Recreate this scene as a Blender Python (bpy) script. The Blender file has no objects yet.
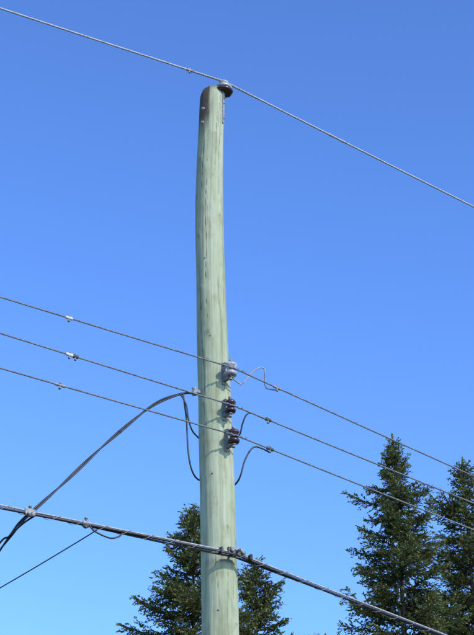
import bpy, math, random
import numpy as np
from mathutils import Vector, noise, Matrix
random.seed(3); np.random.seed(3)
sc=bpy.context.scene
sc.view_settings.view_transform='Standard'; sc.view_settings.look='None'; sc.view_settings.exposure=0

# ---------------------------------------------------------------- helpers
def link(o,parent=None):
    sc.collection.objects.link(o)
    if parent is not None: o.parent=parent
    return o
def mesh_obj(name,verts,faces,mat=None,parent=None,smooth=True):
    me=bpy.data.meshes.new(name); me.from_pydata([tuple(v) for v in verts],[],faces); me.update()
    if smooth: me.polygons.foreach_set('use_smooth',[True]*len(me.polygons))
    o=bpy.data.objects.new(name,me)
    if mat: me.materials.append(mat)
    return link(o,parent)
def empty(name,loc=(0,0,0)):
    o=bpy.data.objects.new(name,None); o.empty_display_size=.2; return link(o)
def smooth_path(pts,n=8):
    P=[Vector(p) for p in pts]; out=[]
    for i in range(len(P)-1):
        p0=P[max(i-1,0)];p1=P[i];p2=P[i+1];p3=P[min(i+2,len(P)-1)]
        for k in range(n):
            t=k/n
            out.append(.5*((2*p1)+(p2-p0)*t+(2*p0-5*p1+4*p2-p3)*t*t+(3*p1-p0-3*p2+p3)*t**3))
    out.append(P[-1]); return out
def tube_geo(path,r,seg=8,base=0):
    verts=[];faces=[]; n=len(path); ref=None
    for i,p in enumerate(path):
        d=(path[min(i+1,n-1)]-path[max(i-1,0)])
        if d.length<1e-9: d=Vector((1,0,0))
        d.normalize()
        if ref is None:
            ref=d.cross(Vector((0,0,1)))
            if ref.length<.05: ref=d.cross(Vector((0,1,0)))
            ref.normalize()
        ref=(ref-d*ref.dot(d)).normalized(); b=d.cross(ref)
        rr=r[i] if hasattr(r,'__len__') else r
        for k in range(seg):
            a=2*math.pi*k/seg
            verts.append(p+ref*math.cos(a)*rr+b*math.sin(a)*rr)
    for i in range(n-1):
        for k in range(seg):
            a=base+i*seg+k; c=base+i*seg+(k+1)%seg
            faces.append((a,c,c+seg,a+seg))
    faces.append(tuple(base+k for k in range(seg))[::-1]); faces.append(tuple(base+(n-1)*seg+k for k in range(seg)))
    return verts,faces
def tubes(name,paths,mat,parent=None,seg=8):
    V=[];F=[]
    for path,r in paths:
        v,f=tube_geo(path,r,seg,len(V)); V+=v;F+=f
    return mesh_obj(name,V,F,mat,parent)
def lathe(name,profile,mat,parent,loc,axis=(0,0,1),seg=32):
    V=[];F=[]; q=Vector((0,0,1)).rotation_difference(Vector(axis).normalized())
    for (r,z) in profile:
        for k in range(seg):
            a=2*math.pi*k/seg
            V.append(q@Vector((r*math.cos(a),r*math.sin(a),z))+Vector(loc))
    for i in range(len(profile)-1):
        for k in range(seg):
            a=i*seg+k;b=i*seg+(k+1)%seg
            F.append((a,b,b+seg,a+seg))
    F.append(tuple(range(seg))[::-1]);F.append(tuple((len(profile)-1)*seg+k for k in range(seg)))
    return mesh_obj(name,V,F,mat,parent)
def box(name,size,mat,parent,loc,xdir=(1,0,0),bev=.003):
    import bmesh
    bm=bmesh.new(); bmesh.ops.create_cube(bm,size=1)
    bmesh.ops.scale(bm,vec=size,verts=bm.verts)
    bmesh.ops.bevel(bm,geom=bm.edges[:],offset=bev,segments=2,affect='EDGES')
    x=Vector(xdir).normalized(); z=Vector((0,0,1)); y=z.cross(x)
    if y.length<.01: y=Vector((0,1,0))
    y.normalize(); z=x.cross(y)
    M=Matrix((x,y,z)).transposed().to_4x4(); M.translation=Vector(loc)
    bmesh.ops.transform(bm,matrix=M,verts=bm.verts)
    me=bpy.data.meshes.new(name); bm.to_mesh(me); bm.free(); me.materials.append(mat)
    return link(bpy.data.objects.new(name,me),parent)

# ---------------------------------------------------------------- materials
def newmat(name):
    m=bpy.data.materials.new(name); m.use_nodes=True
    nt=m.node_tree; return m,nt,nt.nodes['Principled BSDF']
def N(nt,t,**kw):
    n=nt.nodes.new(t)
    for k,v in kw.items(): setattr(n,k,v)
    return n
def simple(name,c1,c2,rough=.6,metal=0.,scale=20.,bump=.1):
    m,nt,b=newmat(name)
    tc=N(nt,'ShaderNodeTexCoord'); no=N(nt,'ShaderNodeTexNoise'); no.inputs['Scale'].default_value=scale; no.inputs['Detail'].default_value=5
    nt.links.new(tc.outputs['Object'],no.inputs['Vector'])
    r=N(nt,'ShaderNodeValToRGB'); r.color_ramp.elements[0].position=.35; r.color_ramp.elements[1].position=.65
    r.color_ramp.elements[0].color=(*c1,1); r.color_ramp.elements[1].color=(*c2,1)
    nt.links.new(no.outputs['Fac'],r.inputs['Fac']); nt.links.new(r.outputs['Color'],b.inputs['Base Color'])
    b.inputs['Roughness'].default_value=rough; b.inputs['Metallic'].default_value=metal
    if bump:
        bp=N(nt,'ShaderNodeBump'); bp.inputs['Strength'].default_value=bump; bp.inputs['Distance'].default_value=.005
        nt.links.new(no.outputs['Fac'],bp.inputs['Height']); nt.links.new(bp.outputs['Normal'],b.inputs['Normal'])
    return m
M_alu=simple('weathered_aluminium',(.22,.22,.22),(.38,.38,.375),.7,.15,60)
M_lash=simple('dull_lashing_wire',(.16,.16,.165),(.28,.28,.28),.7,.15,60)
M_alu2=simple('old_aluminium_wire',(.085,.09,.10),(.17,.175,.185),.75,.1,40)
M_galv=simple('galvanised_steel',(.15,.15,.145),(.28,.28,.27),.7,.2,50)
M_dark=simple('dark_steel',(.03,.03,.033),(.08,.08,.08),.6,.3,40)
M_black=simple('black_polyethylene',(.008,.009,.012),(.018,.019,.023),.5,0,30)
M_porc=simple('grey_porcelain',(.20,.19,.20),(.42,.41,.41),.3,0,25,.02)
M_porcw=simple('pale_porcelain',(.42,.42,.41),(.58,.58,.56),.35,0,15,.02)
M_brown=simple('dark_glazed_porcelain',(.022,.012,.016),(.045,.022,.03),.22,0,15,.02)
M_jump=simple('pale_jumper',(.20,.20,.20),(.34,.34,.33),.7,.1,30)

def wood_mat():
    m,nt,b=newmat('weathered_pole_wood'); L=nt.links.new
    tc=N(nt,'ShaderNodeTexCoord')
    def noisez(sx,sz,detail=6,rough=.6,off=0):
        mp=N(nt,'ShaderNodeMapping'); mp.inputs['Scale'].default_value=(sx,sx,sz); mp.inputs['Location'].default_value=(off,off,off)
        L(tc.outputs['Object'],mp.inputs['Vector'])
        n=N(nt,'ShaderNodeTexNoise'); n.inputs['Scale'].default_value=1; n.inputs['Detail'].default_value=detail; n.inputs['Roughness'].default_value=rough
        L(mp.outputs['Vector'],n.inputs['Vector']); return n
    def ramp(src,stops):
        r=N(nt,'ShaderNodeValToRGB'); e=r.color_ramp.elements
        e[0].position,e[0].color=stops[0][0],(*stops[0][1],1); e[1].position,e[1].color=stops[-1][0],(*stops[-1][1],1)
        for p,c in stops[1:-1]:
            x=e.new(p); x.color=(*c,1)
        L(src,r.inputs['Fac']); return r
    def mix(a,bc,fac,mode='MIX'):
        x=N(nt,'ShaderNodeMix',data_type='RGBA',blend_type=mode)
        if isinstance(fac,float): x.inputs[0].default_value=fac
        else: L(fac,x.inputs[0])
        L(a,x.inputs[6])
        if isinstance(bc,tuple): x.inputs[7].default_value=(*bc,1)
        else: L(bc,x.inputs[7])
        return x.outputs[2]
    big=noisez(5,.9,4,.55,3); streak=noisez(34,1.0,5,.6); fine=noisez(120,4,4,.6,7); blot=noisez(14,6,5,.6,11); crack=noisez(60,.7,3,.5,21)
    base=ramp(big.outputs['Fac'],[(.3,(.275,.300,.195)),(.5,(.325,.350,.235)),(.7,(.37,.385,.275))])
    st=ramp(streak.outputs['Fac'],[(.3,(.64,.65,.57)),(.5,(.97,.97,.94)),(.7,(1.08,1.08,1.06))])
    c=mix(base.outputs['Color'],st.outputs['Color'],.72,'MULTIPLY')
    fi=ramp(fine.outputs['Fac'],[(.3,(.80,.80,.76)),(.6,(1.02,1.02,1.01))])
    c=mix(c,fi.outputs['Color'],.5,'MULTIPLY')
    bl=ramp(blot.outputs['Fac'],[(.33,(.70,.65,.54)),(.5,(1,1,1)),(.8,(1.05,1.05,1.03))])
    c=mix(c,bl.outputs['Color'],.6,'MULTIPLY')
    ck=ramp(crack.outputs['Fac'],[(.27,(.7,.7,.7)),(.34,(0,0,0))])
    c=mix(c,(.12,.115,.08),ck.outputs['Color'])
    at=N(nt,'ShaderNodeAttribute',attribute_name='stain_shade')
    c=mix(c,(.085,.065,.05),at.outputs['Fac'])  # brown weathering near the top, plus painted shade down the left edge
    at2=N(nt,'ShaderNodeAttribute',attribute_name='check')
    c=mix(c,(.05,.045,.03),at2.outputs['Fac'])
    L(c,b.inputs['Base Color']); b.inputs['Roughness'].default_value=.9; b.inputs['Specular IOR Level'].default_value=.12
    ad=N(nt,'ShaderNodeMath',operation='ADD'); L(streak.outputs['Fac'],ad.inputs[0]); L(fine.outputs['Fac'],ad.inputs[1])
    bp=N(nt,'ShaderNodeBump'); bp.inputs['Strength'].default_value=.35; bp.inputs['Distance'].default_value=.006
    L(ad.outputs[0],bp.inputs['Height']); L(bp.outputs['Normal'],b.inputs['Normal'])
    return m
M_wood=wood_mat()

# ---------------------------------------------------------------- utility pole
PC=[(-.07,12,-.3,.175),(-.075,12,2,.165),(-.10,12,5,.145),(-.117,12,6.87,.132),(-.123,12,7.15,.131),(-.137,12,7.75,.129),(-.158,12,8.38,.125),
    (-.178,12,8.97,.121),(-.200,12,9.585,.114),(-.216,12,10.15,.111),(-.221,12,10.6,.109),(-.214,12,11.1,.104),(-.208,12,11.35,.102),(-.206,12,11.56,.100)]
sm=smooth_path([Vector((p[0],p[3],p[2])) for p in PC],10)
zs=np.array([p.z for p in sm]);xs=np.array([p.x for p in sm]);rs=np.array([p.y for p in sm])
def pole_smooth(z): return float(np.interp(z,zs,xs)),float(np.interp(z,zs,rs))
pole=empty('utility_pole')
checks=[]
rng=random.Random(11)
for i in range(40):
    z0=rng.uniform(6.2,11.5); checks.append((rng.uniform(0,2*math.pi),z0,rng.uniform(.15,.9),rng.uniform(.003,.008),rng.uniform(.025,.055),rng.uniform(-.15,.15)))
knots=[(rng.uniform(0,2*math.pi),rng.uniform(6.5,11.3)) for i in range(26)]
SEG=144
zl=list(np.linspace(-.3,6.4,40))+list(np.linspace(6.42,11.60,420))
V=[];F=[];stain_shade=[];chk=[]
for z in zl:
    cx,r=pole_smooth(min(z,11.56))
    for k in range(SEG):
        a=2*math.pi*k/SEG
        n=noise.noise(Vector((math.cos(a)*1.1,math.sin(a)*1.1,z*.9)))*.006+noise.noise(Vector((math.cos(a)*4,math.sin(a)*4,z*2.2)))*.0028
        n+=noise.noise(Vector((math.cos(a)*16,math.sin(a)*16,z*1.2)))*.0012
        c=0
        for (ca,cz,cl,cd,cw,tw) in checks:
            dz=(z-cz)/cl
            if abs(dz)<1:
                da=(a-(ca+tw*dz+.05*math.sin(z*9+ca*7))+math.pi)%(2*math.pi)-math.pi
                w=cw*(1-abs(dz))**.5*.8
                if abs(da)<w:
                    q=(1-abs(da)/w); n-=cd*q; c=max(c,q)
        for (ka,kz) in knots:
            da=((a-ka+math.pi)%(2*math.pi)-math.pi)*r; dd=(da*da+(z-kz)**2)
            n+=.005*math.exp(-dd/.0009)
            if dd<.0002: c=max(c,.4)
        zz=z
        if z>11.44:
            t=(z-11.44)/.16; rr=(r+n)*math.sqrt(max(0.0,1-(t*.80)**4)); 
            zz=z+ (math.cos(a)*.012+noise.noise(Vector((math.cos(a)*3,math.sin(a)*3,5)))*.012)*t
        else: rr=r+n
        V.append((cx+rr*math.cos(a),12+rr*math.sin(a),zz))
        side=math.cos(a-math.radians(205))
        h=max(0,min(1,(z-11.05)/.25))
        s=max(0,min(1,(side-.58+h*.25+noise.noise(Vector((math.cos(a)*4,math.sin(a)*4,z*3)))*.35)*3.2))*h
        s=max(s,max(0,min(1,(z-11.54)/.06))*.8)
        s2=max(0,min(1,(side-.74+noise.noise(Vector((math.cos(a)*5,math.sin(a)*5,z*1.5)))*.35)*2.5))*.32*max(0,min(1,(z-8.3)/2))  # shade of the left edge, put into the colour
        stain_shade.append(max(s,s2)); chk.append(c*.65)
nz=len(zl)
for i in range(nz-1):
    for k in range(SEG):
        a=i*SEG+k;b=i*SEG+(k+1)%SEG
        F.append((a,b,b+SEG,a+SEG))
F.append(tuple((nz-1)*SEG+k for k in range(SEG)))
shaft=mesh_obj('shaft',V,F,M_wood,pole)
for nm,dat in (('stain_shade',stain_shade),('check',chk)):
    at=shaft.data.attributes.new(nm,'FLOAT','POINT'); at.data.foreach_set('value',dat)

# --- pin insulator on a pole-top bracket
TI=Vector((-.112,11.975,11.645)) # wire groove
bx=TI.x; 
box('top_bracket',(.012,.05,.34),M_galv,pole,(bx-.005,11.965,11.40),(1,0,0))
for z in (11.30,11.45):
    lathe('bracket_bolt',[(.0,0),(.013,0),(.013,.008),(.007,.010),(.007,.018),(.0,.018)],M_galv,pole,(bx-.002,11.965,z),(1,0,0),12)
lathe('pin',[(.012,0),(.012,.10)],M_galv,pole,(bx,11.975,11.50),(0,0,1),12)
lathe('pin_insulator_skirt',[(.02,-.07),(.055,-.085),(.078,-.078),(.080,-.066),(.05,-.050)],M_brown,pole,TI-Vector((0,0,.004)),(0,0,1),36)
lathe('pin_insulator',[(.04,-.0502),(.05,-.050),(.042,-.046),(.066,-.044),(.073,-.032),(.048,-.014),(.034,-.010),(.030,0),(.034,.010),(.042,.016),(.042,.026),(.030,.036),(.012,.040),(0,.040)],M_porc,pole,TI-Vector((0,0,.004)),(0,0,1),36)
for z,dx in ((11.36,-.10),(11.22,-.101)):
    cx,r=pole_smooth(z); a=math.radians(228)
    lathe('through_bolt',[(0,0),(.017,0),(.017,.006),(.009,.008),(.009,.02),(0,.02)],M_galv,pole,(cx+(r-.004)*math.cos(a),12+(r-.004)*math.sin(a),z),(math.cos(a),math.sin(a),0),12)

# --- secondary rack: three clevis spool insulators
def spool(name,c,mat,s=1.0):
    lathe(name,[(.012*s,-.045*s),(.036*s,-.045*s),(.043*s,-.036*s),(.043*s,-.026*s),(.027*s,-.012*s),(.025*s,0),(.027*s,.012*s),(.043*s,.026*s),(.043*s,.036*s),(.036*s,.045*s),(.012*s,.045*s)],mat,pole,c,(0,0,1),28)
SP=[(Vector((-.047,11.835,8.883)),M_porc,1.12),(Vector((-.050,11.838,8.573)),M_brown,1.0),(Vector((-.026,11.838,8.326)),M_brown,1.08)]
for i,(c,m,s) in enumerate(SP):
    cx,r=pole_smooth(c.z); axis=Vector((cx,12,c.z)); d=(c-axis); dist=d.length; d.normalize()
    spool('spool_insulator_%d'%(i+1),c,m,s)
    h=.058*s
    for sg in (1,-1):
        box('clevis_arm',(dist-r+.03,.032,.006),M_galv,pole,axis+d*((dist+r)/2+.005)+Vector((0,0,sg*h)),d,.0015)
    box('clevis_plate',(.007,.036,.17*s),M_galv,pole,axis+d*(r+.004),d,.002)
    lathe('clevis_bolt',[(0,-.085),(.014,-.085),(.014,-.07),(.007,-.07),(.007,.07),(.014,.07),(.014,.082),(0,.082)],M_galv,pole,c,(0,0,1),10)
    lathe('clevis_lag',[(0,0),(.017,0),(.017,.013),(0,.015)],M_dark,pole,axis+d*(r+.008)+Vector((0,0,.075)),d,8)
    wd=Vector((.80,.60,0)); f=Vector((.60,-.80,0))*.030*s
    pts=[]
    for k in range(60):
        a=k/60*9*math.pi; pts.append(c+f+wd*(-.10+.20*k/59)+Vector((0,0,1))*math.sin(a)*.009+f.normalized()*math.cos(a)*.009)
    tubes('tie_wire',[(pts,.003)],M_alu2,pole,6)

# ---------------------------------------------------------------- wires
def span(p0,e,k=.0012,length=45,n=160):
    p0=Vector(p0);e=Vector(e); h=Vector((e.x-p0.x,e.y-p0.y,0)); tE=h.length; h.normalize()
    A=(e.z-p0.z)/tE-k*tE
    return [p0+h*t+Vector((0,0,A*t+k*t*t)) for t in [length*(i/n)**1.3 for i in range(n+1)]]
def on(path,x):
    for a,b in zip(path[:-1],path[1:]):
        if min(a.x,b.x)<=x<=max(a.x,b.x):
            t=(x-a.x)/(b.x-a.x); return a.lerp(b,t),(b-a).normalized()
    return path[0],Vector((1,0,0))
def line(name,p0,l,r,rad,mat,k=.0012):
    L=span(p0,l,k);R=span(p0,r,k); o=tubes(name,[(L[::-1]+R[1:],rad)],mat); return o,L,R
f=Vector((.60,-.80,0))
o0,L0,R0=line('overhead_wire',(-.108,11.965,11.672),(-1.851,10.965,11.62),(2.181,13.832,11.66),.0080,M_alu)
o1,L1,R1=line('overhead_wire',SP[0][0]+f*.034,(-1.645,10.747,8.87),(1.969,13.606,8.831),.0060,M_alu2)
o2,L2,R2=line('overhead_wire',SP[1][0]+f*.031,(-1.620,10.706,8.558),(1.945,13.551,8.562),.0060,M_alu2)
o3,L3,R3=line('overhead_wire',SP[2][0]+f*.033,(-1.605,10.726,8.298),(1.923,13.508,8.308),.0060,M_alu2)
def helix(path_fn,t0,t1,turns,rad,n=None):
    n=n or int(turns*14); out=[]
    for i in range(n+1):
        q=i/n; p,d=path_fn(t0+(t1-t0)*q); b=d.cross(Vector((0,0,1))).normalized(); u=b.cross(d)
        a=2*math.pi*turns*q; out.append(p+b*math.cos(a)*rad+u*math.sin(a)*rad)
    return out
tubes('preformed_tie',[(helix(lambda x:on(L0,x),-.112,-.37,16,.0085),.0028),(helix(lambda x:on(R0,x),-.10,.17,16,.0085),.0028)],M_galv,o0,6)
def connector(name,path,x,parent,mat,ln=.07,r=.016,bolt=True):
    p,d=on(path,x)
    lathe(name,[(.006,-ln/2),(r*.8,-ln/2+.004),(r,-ln*.3),(r*.75,0),(r,ln*.3),(r*.8,ln/2-.004),(.006,ln/2)],mat,parent,p,d,12)
    if bolt: lathe(name+'_bolt',[(0,-.03),(.009,-.03),(.009,-.02),(.005,-.02),(.005,.018),(.009,.018),(.009,.028),(0,.028)],M_galv,parent,p+Vector((0,0,-.004)),(0,.3,1),8)
connector('splice_sleeve',R0,.87,o0,M_alu,.22,.011,False)
connector('tap_clamp',L0,-.39,o0,M_galv,.06,.014)
connector('tap_clamp',L1,-1.19,o1,M_porcw,.06,.014)
connector('tap_clamp',L2,-1.17,o2,M_porcw,.06,.014); connector('tap_clamp',L2,-1.13,o2,M_dark,.05,.015)
connector('tap_clamp',L3,-1.22,o3,M_galv,.09,.011)
connector('tap_clamp',R1,.304,o1,M_galv,.085,.012)
connector('tap_clamp',R2,.232,o2,M_dark,.06,.014)
connector('tap_clamp',R3,.244,o3,M_dark,.07,.014)

# --- communication cable bundle on steel messenger
c0=(-.005,11.815,7.407)
CL=span(c0,(-1.562,10.89,7.361),.0015);CR=span(c0,(1.858,13.505,7.324),.0015)
comm=empty('communication_cable')
full=CL[::-1]+CR[1:]
tubes('messenger_strand',[(full,.0062)],M_alu,comm)
def offs(path,dn,sd,wob,ph):
    out=[]; s=0
    for i,p in enumerate(path):
        if i: s+=(p-path[i-1]).length
        d=(path[min(i+1,len(path)-1)]-path[max(i-1,0)]).normalized(); b=d.cross(Vector((0,0,1))).normalized()
        out.append(p+Vector((0,0,-dn+wob*math.sin(s*2.3+ph)))+b*(sd+wob*math.cos(s*1.7+ph)))
    return out
def resample(path,step,maxl):
    c=len(CL)-1; out=[]; P=[p for p in path if (p-path[c]).length<maxl]
    for a,b in zip(P[:-1],P[1:]):
        m=max(1,int((b-a).length/step)); out+=[a.lerp(b,j/m) for j in range(m)]
    out.append(P[-1]); return out
near=resample(full,.06,46)
tubes('coax_cable',[(offs(near,.018,.004,.0035,0),.0100)],M_black,comm)
tubes('telephone_cable',[(offs(near,.021,-.012,.006,2),.0078)],M_dark,comm)
fine=resample(full,.012,7.0)
lash=[];s=0
for i,p in enumerate(fine):
    if i: s+=(p-fine[i-1]).length
    d=(fine[min(i+1,len(fine)-1)]-fine[max(i-1,0)]).normalized(); b=d.cross(Vector((0,0,1))).normalized(); a=s*2*math.pi/.19+1.3*math.sin(s*2.1)
    lash.append(p+Vector((0,0,-.0135+.0215*math.sin(a)))+b*.018*math.cos(a))
tubes('lashing_wire',[(lash,.0017)],M_lash,comm,6)
cc=Vector(c0); cx,r=pole_smooth(7.41); ax=Vector((cx,12,7.41)); d=(cc-ax); d.z=0; dist=d.length; d.normalize(); wdv=Vector((-d.y,d.x,0))
box('suspension_clamp',(.15,.022,.05),M_dark,comm,cc+Vector((0,0,.004)),wdv,.005)
box('suspension_clamp_jaw',(.11,.03,.024),M_galv,comm,cc+Vector((0,0,.022)),wdv,.004)
lathe('clamp_through_bolt',[(0,-.05),(.010,-.05),(.010,dist),(0,dist)],M_dark,comm,cc+Vector((0,0,.006)),-d,10)
for q in (-.045,.045):
    lathe('clamp_nut',[(0,0),(.014,0),(.014,.016),(0,.018)],M_galv,comm,cc+wdv*q+d*.011+Vector((0,0,.006)),d,8)
box('cable_spacer',(.022,.045,.05),M_black,comm,cc+wdv*-.13+Vector((0,0,-.012)),wdv,.006)
box('cable_spacer',(.022,.045,.05),M_black,comm,cc+wdv*.12+Vector((0,0,-.012)),wdv,.006)
def comm_fit(x,mat,ln,r):
    p,dd=on(CL,x)
    box('strand_clamp',(ln,r*1.1,r*1.8),mat,comm,p-Vector((0,0,.010)),dd,.005)
    lathe('strand_clamp_bolt',[(0,-.042),(.013,-.042),(.013,-.03),(.007,-.03),(.007,.03),(.012,.03),(.012,.04),(0,.04)],M_galv,comm,p,(0,.2,1),8)
    lathe('strand_clamp_eye',[(0,-.02),(.012,-.018),(.012,.018),(0,.02)],M_dark,comm,p-Vector((0,.01,.03)),dd,10)
comm_fit(-1.376,M_galv,.08,.026); comm_fit(-1.02,M_galv,.06,.022)
p,_=on(CL,-1.02)
tubes('splice_loop',[(smooth_path([p+Vector((.02,0,-.01)),p+Vector((.06,.02,-.055)),p+Vector((.16,.09,-.075)),p+Vector((.22,.13,-.045)),p+Vector((.24,.142,-.012))]),.006)],M_black,comm)

# --- service drop (black, loosely twisted) pole -> messenger clamp -> house
serv=empty('service_cable')
S=[(-.335,11.93,8.735),(-.42,11.86,8.69),(-.62,11.68,8.50),(-.88,11.44,8.12),(-1.13,11.22,7.73),(-1.34,11.03,7.40),(-1.45,11.08,7.31),(-1.62,11.44,7.265),(-2.5,13.1,6.95),(-4.5,16.8,6.4),(-8.0,23.2,5.9),(-11,28.7,5.8)]
sp=smooth_path(S,24)
def twist(path,rad,pitch,ph,step=.02,maxl=60):
    out=[];s=0;P=[]
    for a,b in zip(path[:-1],path[1:]):
        m=max(1,int((b-a).length/step)); P+=[a.lerp(b,j/m) for j in range(m)]
    P.append(path[-1])
    for i,p in enumerate(P):
        if i: s+=(p-P[i-1]).length
        d=(P[min(i+1,len(P)-1)]-P[max(i-1,0)]).normalized(); b=d.cross(Vector((0,0,1))).normalized(); u=b.cross(d); a=2*math.pi*s/pitch+ph
        out.append(p+b*math.cos(a)*rad+u*math.sin(a)*rad)
    return out
tubes('service_conductors',[(twist(sp,.0070,1.1,0),.0065),(twist(sp,.0070,1.1,2.6),.0065)],M_black,serv,8)
tubes('service_neutral',[(twist(sp,.0060,.8,4.2),.0035)],M_black,serv,6)
tubes('slack_loop',[(smooth_path([(-1.33,11.04,7.36),(-1.42,11.05,7.30),(-1.52,11.12,7.235),(-1.62,11.26,7.215),(-2.1,12.2,7.05),(-4.4,16.7,6.3)],10),.007)],M_black,serv)
tubes('telephone_drop_wire',[(smooth_path([(-.93,11.27,7.36),(-1.10,11.42,7.315),(-1.683,12.025,7.225),(-3.2,13.6,7.02),(-6.5,17.1,6.7),(-13,24,6.4)],8),.0042)],M_dark)
cx,r=pole_smooth(8.74)
dl=Vector((-.88,-.47,0)).normalized(); ax=Vector((cx,12,8.745))
box('service_bracket',(.055,.03,.035),M_galv,pole,ax+dl*(r+.02),dl,.006)
lathe('service_spool',[(.01,-.028),(.020,-.028),(.022,-.02),(.014,-.006),(.014,.006),(.022,.02),(.020,.028),(.01,.028)],M_porc,pole,ax+dl*(r+.045),(0,0,1),20)
J=[]
J.append((smooth_path([(-.40,11.87,8.70),(-.39,11.87,8.62),(-.372,11.88,8.48),(-.362,11.89,8.30),(-.348,11.90,8.17),(-.325,11.93,8.09),(-.288,12.0,8.062),(-.22,12.10,8.08),(-.14,12.15,8.10),(-.05,12.12,8.06),(.0,12.03,8.05),(.03,11.99,8.10),(.055,11.99,8.20),(.095,12.0,8.29),(.135,12.02,8.335),(.19,12.045,8.33),(.244,12.065,8.31)]),.0065))
J.append((smooth_path([(-.42,11.86,8.69),(-.375,11.86,8.60),(-.36,11.87,8.50),(-.335,11.90,8.42),(-.30,11.97,8.40),(-.24,12.12,8.42),(-.12,12.15,8.42),(-.03,12.1,8.42),(.02,12.03,8.44),(.04,12.0,8.51),(.065,11.99,8.575),(.10,12.0,8.605),(.16,12.04,8.60),(.232,12.08,8.582)]),.006))
tubes('drip_loop',J,M_black,pole)
tubes('neutral_jumper',[(smooth_path([(-.04,11.84,8.82),(.0,11.90,8.815),(.035,11.96,8.83),(.07,11.98,8.88),(.12,11.99,8.95),(.175,12.0,8.99),(.205,12.01,8.985),(.212,12.03,8.94),(.212,12.06,8.88),(.225,12.08,8.855),(.26,12.11,8.86),(.304,12.14,8.872)]),.0052)],M_jump,pole)
for (z,a) in ((9.9,250),(9.2,262),(8.05,255),(7.0,265)):
    cx,r=pole_smooth(z);a=math.radians(a)
    lathe('nail',[(0,0),(.005,0),(.005,.008),(0,.009)],M_dark,pole,(cx+r*math.cos(a),12+r*math.sin(a),z),(math.cos(a),math.sin(a),0),8)

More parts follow.
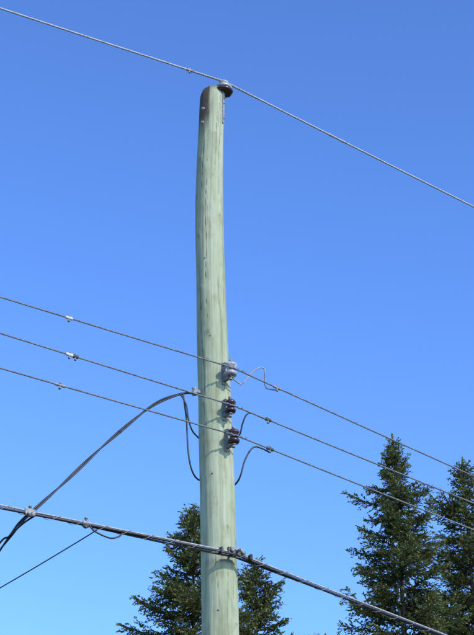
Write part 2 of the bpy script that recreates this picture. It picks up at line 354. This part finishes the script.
# ---------------------------------------------------------------- conifers
def leaf_mat():
    m,nt,b=newmat('conifer_foliage'); L=nt.links.new
    a=N(nt,'ShaderNodeAttribute',attribute_name='tint')
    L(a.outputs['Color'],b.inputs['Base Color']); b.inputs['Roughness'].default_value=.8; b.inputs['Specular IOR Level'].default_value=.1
    tr=N(nt,'ShaderNodeBsdfTranslucent'); L(a.outputs['Color'],tr.inputs['Color'])
    mx=N(nt,'ShaderNodeMixShader'); mx.inputs[0].default_value=.28
    out=nt.nodes['Material Output']; L(b.outputs[0],mx.inputs[1]); L(tr.outputs[0],mx.inputs[2]); L(mx.outputs[0],out.inputs['Surface'])
    return m
M_leaf=leaf_mat(); M_bark=simple('conifer_bark',(.035,.03,.02),(.075,.06,.045),.9,0,8,.4)
def conifer(bx,by,H,slope,seed,dense=1.0,power=.85,tip=0.10):
    rg=np.random.RandomState(seed); base=np.array([bx,by,0.])
    root=empty('conifer_tree')
    trunkp=[Vector((bx+.05*math.sin(z*.4+seed),by,z)) for z in np.linspace(-.2,H-.05,30)]
    paths=[(trunkp,[max(.008,.26*(1-z/H)**.95+.006) for z in np.linspace(0,H-.05,30)])]
    C=[];D=[];LN=[];W=[];T=[]
    depth=.06; az=rg.rand()*6.28
    while depth<H-1.5:
        det=depth<7.5
        sc_=1.0 if det else 2.6
        depth+= (.024+.005*min(depth,3))/dense if det else .14
        az+=2.4+rg.randn()*.5
        h=H-depth
        lob=1+.38*noise.noise(Vector((math.cos(az)*1.6,math.sin(az)*1.6,depth*1.3+seed*7)))+.30*noise.noise(Vector((seed*3.1,2.,depth*1.9)))
        Lb=(slope*depth**power*(.45+.65*rg.rand()**.8)*lob+tip)
        if rg.rand()<.07: Lb*=1.25
        Lb=min(Lb,4.4)
        el=math.radians(max(-10,52-depth*18 if depth<2 else 16-5*(depth-2))+rg.randn()*9)
        dr=np.array([math.cos(az)*math.cos(el),math.sin(az)*math.cos(el),math.sin(el)])
        o=base+np.array([.05*math.sin(h*.4+seed),0,h])
        drp=.10+.12*rg.rand(); upt=.14+.16*rg.rand()
        def bp(s): 
            s=np.asarray(s)[...,None]; return o+dr*Lb*s+np.array([0,0,1.])*Lb*(-drp*s**2+upt*s**4)
        pts=bp(np.linspace(0,1,6)); 
        paths.append(([Vector(p) for p in pts],[max(.003,(.006+.012*Lb)*(1-.9*i/5)) for i in range(6)]))
        m=max(3,int(Lb/(.034*sc_)))
        s=np.clip(np.linspace(.15,1,m)+rg.randn(m)*.01,0.05,1)
        side=np.where(np.arange(m)%2==0,1.,-1.)
        perp=np.array([-math.sin(az),math.cos(az),0.])
        hd=np.array([math.cos(az),math.sin(az),0.])
        P0=bp(s)
        tl=np.minimum(.44*Lb*(1.02-s)**.7*(.4+1.0*rg.rand(m))+.06,.60*sc_**.5)
        ang=np.radians(44+rg.randn(m)*16)
        td=hd[None]*np.cos(ang)[:,None]+perp[None]*(side*np.sin(ang))[:,None]
        td[:,2]+= -.02+rg.randn(m)*.32+math.sin(el)*.5
        td/=np.linalg.norm(td,axis=1)[:,None]
        bt=rg.rand()
        for j in range(m):
            nn=max(2,int(tl[j]/(.021*sc_)))
            q=(np.arange(nn)+.6)/nn
            pp=P0[j]+td[j]*tl[j]*q[:,None]; pp[:,2]-=.14*tl[j]*q**2
            pp+=rg.randn(nn,3)*.014*sc_
            dd=td[j]+rg.randn(nn,3)*.40
            C.append(pp);D.append(dd);LN.append((.056+.045*rg.rand(nn))*sc_);W.append((.012+.010*rg.rand(nn))*sc_)
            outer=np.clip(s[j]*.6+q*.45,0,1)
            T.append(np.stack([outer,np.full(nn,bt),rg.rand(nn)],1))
    nn=90; zz=np.linspace(-.45,.22,nn); pp=base+np.stack([np.full(nn,.05*math.sin(H*.4+seed)),np.zeros(nn),H-.05+zz],1); pp[:,:2]+=rg.randn(nn,2)*.03*np.linspace(1.6,.4,nn)[:,None]
    dd=rg.randn(nn,3)*.5; dd[:,2]+=1; C.append(pp);D.append(dd);LN.append(np.full(nn,.09));W.append(np.full(nn,.016));T.append(np.stack([np.ones(nn),np.full(nn,.5),rg.rand(nn)],1))
    C=np.concatenate(C);D=np.concatenate(D);LN=np.concatenate(LN);W=np.concatenate(W);T=np.concatenate(T)
    D/=np.linalg.norm(D,axis=1)[:,None]
    R=rg.randn(len(C),3)*.8; R[:,2]+=.9; S_=np.cross(D,R); S_/=np.linalg.norm(S_,axis=1)[:,None]
    n=len(C); v=np.empty((n,4,3))
    v[:,0]=C-D*LN[:,None]*.5; v[:,1]=C+S_*W[:,None]; v[:,2]=C+D*LN[:,None]*.5; v[:,3]=C-S_*W[:,None]
    me=bpy.data.meshes.new('foliage'); me.vertices.add(n*4); me.vertices.foreach_set('co',v.ravel())
    me.loops.add(n*4); me.loops.foreach_set('vertex_index',np.arange(n*4,dtype=np.int32))
    me.polygons.add(n); me.polygons.foreach_set('loop_start',np.arange(0,n*4,4,dtype=np.int32)); me.polygons.foreach_set('loop_total',np.full(n,4,dtype=np.int32))
    me.update(); me.validate()
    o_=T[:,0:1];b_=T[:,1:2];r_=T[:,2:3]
    inner=np.array([[.045,.052,.018]]); outerc=np.array([[.13,.155,.048]])*(1-b_)+np.array([[.185,.185,.062]])*b_  # shaded interior and sunlit tips painted into the leaf colour
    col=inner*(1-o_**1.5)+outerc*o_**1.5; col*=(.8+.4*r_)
    col=np.concatenate([col,np.ones((n,1))],1); col4=np.repeat(col,4,axis=0).astype(np.float32)
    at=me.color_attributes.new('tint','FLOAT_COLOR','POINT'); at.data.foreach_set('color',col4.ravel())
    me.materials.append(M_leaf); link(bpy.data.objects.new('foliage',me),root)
    tubes('trunk_and_limbs',paths,M_bark,root,5)
    print('tree leaves',n)
conifer(3.85,40,22.1,.44,1)
conifer(5.85,42,22.4,.46,2)
conifer(-.95,38,19.3,.54,3,1.0,.80,.16)
conifer(.50,40.5,19.0,.58,4,1.0,.80,.16)

# ---------------------------------------------------------------- ground & road
def sheet(name,pts,z,mat):
    return mesh_obj(name,[(x,y,z) for x,y in pts],[tuple(range(len(pts)))],mat,smooth=False)
M_grass=simple('grass_ground',(.045,.06,.02),(.09,.10,.04),.95,0,1.5,.3)
M_asph=simple('asphalt',(.04,.04,.042),(.06,.06,.06),.9,0,30,.3)
M_conc=simple('concrete',(.28,.27,.25),(.36,.35,.33),.9,0,12,.2)
M_paint=simple('road_paint',(.55,.40,.05),(.65,.48,.07),.7,0,20,.1)
g=2500
sheet('ground',[(-g,-g),(g,-g),(g,g),(-g,g)],0,M_grass)
u=Vector((.80,.60,0));w=Vector((-.60,.80,0))
def strip(name,c0,c1,z,mat,l=300):
    P=[u*-l+w*c0,u*l+w*c0,u*l+w*c1,u*-l+w*c1]; return sheet(name,[(p.x,p.y) for p in P],z,mat)
strip('road',-3.5,6.0,.004,M_asph)
strip('road_marking',1.20,1.32,.008,M_paint)
for a in (6.0,-3.65):
    V=[];c=a
    for l in (-300,300):
        for ww,z in ((c,-.05),(c,.13),(c+.15,.13),(c+.15,-.05)): V.append(u*l+w*ww+Vector((0,0,z)))
    mesh_obj('kerb',V,[(0,1,2,3),(7,6,5,4),(0,4,5,1),(1,5,6,2),(2,6,7,3)],M_conc,smooth=False)
strip('pavement',6.16,7.7,.12,M_conc)

# ---------------------------------------------------------------- light, sky, camera
sv=Vector((.60,-.62,.55)).normalized(); el=math.asin(sv.z); rot=math.atan2(sv.x,sv.y)
w_=bpy.data.worlds.new('World'); sc.world=w_; w_.use_nodes=True; nt=w_.node_tree
bg=nt.nodes['Background']; sky=nt.nodes.new('ShaderNodeTexSky'); sky.sky_type='NISHITA'; sky.sun_disc=False
sky.sun_elevation=el; sky.sun_rotation=rot; sky.air_density=1.0; sky.dust_density=.3; sky.ozone_density=2.0
gm=nt.nodes.new('ShaderNodeGamma'); gm.inputs[1].default_value=1.42
mu=nt.nodes.new('ShaderNodeMix'); mu.data_type='RGBA'; mu.blend_type='MULTIPLY'; mu.inputs[0].default_value=1; mu.inputs[7].default_value=(1.08,1.28,1.62,1)
nt.links.new(sky.outputs[0],gm.inputs[0]); nt.links.new(gm.outputs[0],mu.inputs[6])
nt.links.new(mu.outputs[2],bg.inputs['Color']); bg.inputs['Strength'].default_value=.125
ld=bpy.data.lights.new('sun','SUN'); ld.energy=4.0; ld.angle=math.radians(.5); ld.color=(1,.94,.83)
lo=link(bpy.data.objects.new('sun',ld)); lo.rotation_euler=sv.to_track_quat('Z','Y').to_euler()
cd=bpy.data.cameras.new('camera'); cam=link(bpy.data.objects.new('camera',cd)); cam.location=(0,0,2.5); cam.rotation_euler=(math.radians(120),0,0)
cd.sensor_fit='AUTO'; cd.sensor_width=36; cd.lens=1800/635*36; cd.clip_end=6000; cd.clip_start=.05
sc.camera=cam
